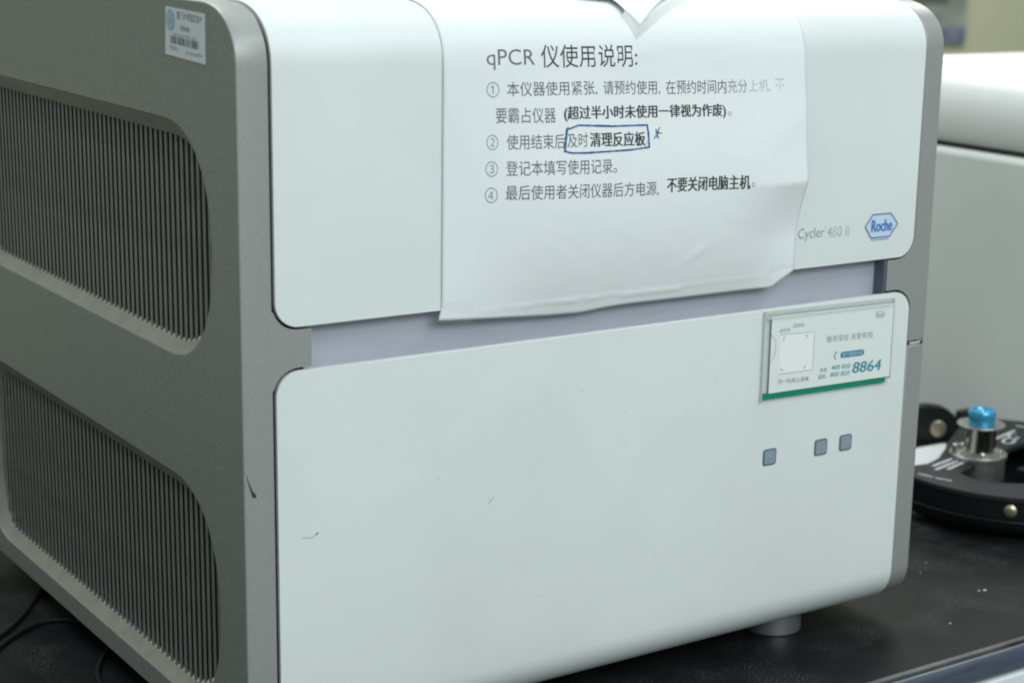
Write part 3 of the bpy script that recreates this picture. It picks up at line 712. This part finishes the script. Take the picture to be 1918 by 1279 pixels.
# ---------------------------------------------------------------- black apparatus with a post
ap = thing('black_apparatus', 'round black metal apparatus with white print and a steel flange, beside the instrument', 'apparatus', (0.892, 0.165, ZT))
cx, cy, R = 0.892, 0.172, 0.132
arc = [(cx + R * math.cos(math.radians(a)), cy + R * math.sin(math.radians(a))) for a in range(166, 296, 4)]
outl = arc + [(0.985, 0.070), (1.012, 0.115), (1.022, 0.17), (1.018, 0.225), (1.004, 0.262), (0.985, 0.285), (0.955, 0.290), (0.925, 0.278), (0.900, 0.262), (0.875, 0.246), (0.857, 0.232), (0.842, 0.222), (0.826, 0.211), (0.803, 0.2035), (0.785, 0.207)]
holes = [[(0.8070, 0.1630), (0.8110, 0.1665), (0.8590, 0.1835), (0.8800, 0.1900), (0.9010, 0.1960), (0.9360, 0.2040), (0.9620, 0.1980), (0.9740, 0.1650), (0.9650, 0.1150), (0.9350, 0.0820), (0.8900, 0.0800), (0.8500, 0.1010), (0.8250, 0.1170), (0.8120, 0.1270), (0.8072, 0.1335), (0.8055, 0.1450)]]
def plate2d(name, outline, holes, z0, z1, material, parent, bev=0.0012):
    cu = bpy.data.curves.new('plate', 'CURVE'); cu.dimensions = '2D'; cu.fill_mode = 'BOTH'
    for poly in [outline] + holes:
        s = cu.splines.new('POLY'); s.points.add(len(poly) - 1)
        for p, (x, y) in zip(s.points, poly): p.co = (x, y, 0, 1)
        s.use_cyclic_u = True
    cu.extrude = (z1 - z0) / 2 - bev; cu.bevel_depth = bev; cu.offset = -bev; cu.bevel_resolution = 2
    o = bpy.data.objects.new('plate', cu); C.objects.link(o); bpy.context.view_layer.update()
    me = bpy.data.meshes.new_from_object(o.evaluated_get(bpy.context.evaluated_depsgraph_get()))
    V = [(v.co.x, v.co.y, (z0 + z1) / 2 + v.co.z) for v in me.vertices]; F = [tuple(p.vertices) for p in me.polygons]
    bpy.data.objects.remove(o)
    r = mk(name, V, F, material, parent); r.data.polygons.foreach_set('use_smooth', [True] * len(r.data.polygons)); r.data.set_sharp_from_angle(angle=math.radians(45)); return r
tp = plate2d('top_plate', outl, holes, 0.173, 0.179, M['black_plate'], ap)
# hull below the plate, tapering towards the bench
lv = [(0.1728, 1.0, 0), (0.160, 0.998, 0), (0.150, 0.985, 0), (0.144, 0.955, 0), (0.1395, 0.90, 0)]
n = len(outl); V = []; F = []
for z, k, _ in lv: V += [(cx + (x - cx) * k, cy + (y - cy) * k, z) for x, y in outl]
nl = len(lv)
for z, k in ((0.1480, 0.86), (0.1725, 0.955)): V += [(cx + (x - cx) * k, cy + (y - cy) * k, z) for x, y in outl]
for i in range(nl + 1):
    for k in range(n): F.append((i * n + k, i * n + (k + 1) % n, (i + 1) * n + (k + 1) % n, (i + 1) * n + k))
F.append(tuple((nl - 1) * n + k for k in range(n))); F.append(tuple(nl * n + k for k in range(n)))
mk('hull', V, F, M['black_metal'], ap, True)
for a in (200, 320, 80):
    lathe('foot', (cx + .095 * math.cos(math.radians(a)), cy + .095 * math.sin(math.radians(a)), ZT), (0, 0, 1), [(0.012, 0), (0.012, 0.0056)], M['cable'], ap, 20)
tpz = lambda x, y: (x, y, 0.1793)
# white print on the top plate: three slanted bars, a line of print and marks on the right arm
def toppt(px):  return px
for a, b in (((0.8003, 0.1936), (0.8434, 0.2033)), ((0.7935, 0.1835), (0.8449, 0.1962)), ((0.8051, 0.1786), (0.8400, 0.1885))):
    stroke('white_bar', [a, b], 0.0036, tpz, M['white_print'], tp)
stroke('white_print', [(0.7705, 0.1835), (0.7745, 0.1680)], 0.0022, tpz, M['white_print'], tp)
stroke('white_print', [(0.7750, 0.1650), (0.7810, 0.1500)], 0.0022, tpz, M['white_print'], tp)
stroke('white_bar', [(0.9265, 0.2287), (0.9686, 0.2409)], 0.0036, tpz, M['white_print'], tp)
stroke('white_ring', [(0.9330 + .010 * math.cos(math.radians(a)), 0.2170 + .006 * math.sin(math.radians(a)) + .004 * math.cos(math.radians(a))) for a in range(40, 330, 20)], 0.0030, tpz, M['white_print'], tp)
stroke('white_ring', [(0.9500 + .008 * math.cos(math.radians(a)), 0.2260 + .006 * math.sin(math.radians(a)) + .004 * math.cos(math.radians(a))) for a in range(0, 300, 20)], 0.0028, tpz, M['white_print'], tp)
stroke('white_bar', [(0.9835, 0.2535), (0.9870, 0.2420)], 0.0030, tpz, M['white_print'], tp)
# steel flange with screws, tube, washer, blue cap
FX, FY = 0.8625, 0.1935
fg = lathe('flange', (FX, FY, 0.150), (0, 0, 1), [(0.0265, 0), (0.0265, 0.0300), (0.0280, 0.0302), (0.0280, 0.0335), (0.0274, 0.0342)], M['steel_dull'], ap, 56)
for a in (235, 305, 160, 25, 90):
    lathe('screw', (FX + .0215 * math.cos(math.radians(a)), FY + .0215 * math.sin(math.radians(a)), 0.1842), (0, 0, 1), [(0.0030, 0), (0.0030, 0.0030), (0.0022, 0.0036)], M['steel'], fg, 16)
lathe('standoff', (FX - .0215, FY + .0090, 0.1842), (0, 0, 1), [(0.0040, 0), (0.0040, 0.0085), (0.0030, 0.0095)], M['steel_dull'], fg, 18)
lathe('post', (FX - .003, FY - .004, 0.1842), (0, 0, 1), [(0.0153, 0), (0.0153, 0.0265), (0.0160, 0.0275), (0.0160, 0.0290)], M['steel'], ap, 48)
lathe('washer', (FX - .003, FY - .004, 0.2132), (0, 0, 1), [(0.0228, 0), (0.0233, 0.0006), (0.0228, 0.0014)], M['steel_dull'], ap, 48)
cp = lathe('cap', (FX - .003, FY - .004, 0.2146), (0, 0, 1), [(0.0128, 0), (0.0130, 0.0078), (0.0137, 0.0086), (0.0137, 0.0120), (0.0127, 0.0135), (0.0092, 0.0135), (0.0086, 0.0120)], M['blue_cap'], ap, 48)
stroke('cap_mark', [(FX - .004, FY - .004), (FX + .005, FY + .004)], 0.002, lambda x, y: (x - .003, y - .004, 0.2269), M['logo_fill'], cp)
# bolt on the rim
lathe('rim_bolt', (0.7925, 0.0870, 0.1655), (-0.77, -0.64, 0), [(0.0060, -0.006), (0.0060, 0.0010), (0.0050, 0.0022), (0.0025, 0.0028)], M['brass'], ap, 28)
tube('wire_handle', [(0.842, 0.108, 0.150), (0.846, 0.108, 0.170), (0.862, 0.110, 0.182), (0.880, 0.112, 0.172), (0.886, 0.112, 0.150)], 0.0022, M['steel_dull'], ap)
lathe('knob', (0.866, 0.104, 0.150), (0, 0, 1), [(0.017, 0), (0.020, 0.012), (0.020, 0.028), (0.017, 0.034), (0.008, 0.036)], M['black_metal'], ap, 32)
tube('wire_handle', [(0.905, 0.150, 0.152), (0.903, 0.150, 0.176), (0.915, 0.150, 0.190), (0.930, 0.148, 0.184), (0.934, 0.146, 0.152)], 0.0020, M['steel'], ap)
box('inner_block', 0.885, 0.925, 0.120, 0.165, 0.149, 0.172, M['black_metal'], ap, 0.002)
tube('rim_line', [(cx + (R + .0002) * math.cos(math.radians(a)), cy + (R + .0002) * math.sin(math.radians(a)), 0.1785) for a in range(232, 296, 8)], 0.0005, M['steel_dull'], ap, 6, 3)
tube('hull_band', [(cx + (R * .992) * math.cos(math.radians(a)), cy + (R * .992) * math.sin(math.radians(a)), 0.1545) for a in range(168, 296, 8)], 0.0013, M['black_metal'], ap, 8, 3)
lathe('hull_pin', (0.7975, 0.138, 0.1475), (-0.9, -0.4, -.2), [(0.0035, -0.004), (0.0035, 0.0008)], M['brass'], ap, 16)
# bracket with a brass disc
br = thing('black_bracket', 'small black upright bracket with a round brass disc, left of the blue capped post', 'bracket', (0.975, 0.362, ZT))
ppts = [(0.905, 0.1340), (1.016, 0.1340), (1.0135, 0.1480), (1.006, 0.1600), (0.997, 0.1690), (0.985, 0.1745), (0.965, 0.1765), (0.955, 0.1740), (0.948, 0.1695), (0.940, 0.168), (0.905, 0.168)]
prism('plate', ppts, lambda a, b, d: (0.9818 + 0.87 * 0.86 * (a - 0.9818) + 0.5 * d, 0.360 - 0.5 * 0.86 * (a - 0.9818) + 0.87 * d, b), 0.012, M['black_metal'], br, 0.0012)
lathe('brass_disc', (0.9812, 0.3600, 0.1500), (-0.5, -0.87, 0), [(0.0092, -0.002), (0.0092, 0.0018), (0.0082, 0.0026)], M['brass'], br, 36)
box('side_arm', 1.012, 1.045, 0.355, 0.364, 0.1340, 0.1660, M['black_plate'], br, 0.001)
# white sheet lying between
V = [(0.846, 0.300), (0.935, 0.262), (0.975, 0.330), (0.985, 0.352), (0.905, 0.356)]
pw = mk('paper_sheet', [(x, y, ZT + .0004) for x, y in V] + [(x, y, ZT + .0012) for x, y in V], [tuple(range(5)), tuple(range(5, 10))] + [(k, (k + 1) % 5, 5 + (k + 1) % 5, 5 + k) for k in range(5)], M['paper2'])
tag(pw, 'white paper sheet lying on the bench in front of the black bracket', 'paper')
cb = tube('cable_loop', [(0.922, 0.285, ZT + .003), (0.928, 0.291, 0.150), (0.945, 0.300, 0.161), (0.962, 0.305, 0.152), (0.968, 0.306, ZT + .003)], 0.0024, M['cable'])
tag(cb, 'short black cable loop standing on the white paper sheet', 'cable')

# cables on the bench left of the instrument
for pts_, lab in (([(-0.12, 0.29, ZT + .002), (-0.052, 0.340, ZT + .002), (-0.021, 0.373, ZT + .002), (0.005, 0.412, ZT + .002), (0.04, 0.46, ZT + .002)], 'black cable curving out from under the instrument, upper one'),
                  ([(-0.12, 0.25, ZT + .002), (-0.052, 0.325, ZT + .002), (-0.018, 0.352, ZT + .002), (0.0025, 0.352, ZT + .002), (0.018, 0.338, ZT + .002), (0.06, 0.30, ZT + .002)], 'black cable curving out from under the instrument, middle one'),
                  ([(-0.025, 0.17, ZT + .002), (-0.014, 0.224, ZT + .002), (-0.006, 0.247, ZT + .002), (0.010, 0.272, ZT + .002), (0.04, 0.30, ZT + .002)], 'black cable near the front corner, hooking back under the instrument')):
    tag(tube('power_cable', pts_, 0.0019, M['cable']), lab, 'cable')
# pale crumbs on the bench
random.seed(2)
for x, y, s, lab in ((0.684, 0.0150, .0022, 'largest pale crumb lying on the open bench right of the instrument'), (0.679, 0.0165, .0014, 'smaller pale crumb just left of the largest crumb on the bench'),
                     (0.603, -0.0230, .0013, 'lone pale crumb on the bench nearest to its front edge'), (0.6900, 0.0900, .0012, 'tiny pale crumb on the bench nearest to the black apparatus'), (0.668, 0.075, .001, 'tiny pale crumb on the bench beside the lower right corner of the instrument')):
    c = mk('crumb', [(x + s * math.cos(a) * random.uniform(.6, 1.2), y + s * .7 * math.sin(a), ZT + .0001) for a in [k * math.pi / 3 for k in range(6)]] + [(x, y, ZT + s * .35)], [(k, (k + 1) % 6, 6) for k in range(6)] + [tuple(range(6))], M['white_print'])
    tag(c, lab, 'crumb', 'crumbs on the bench')
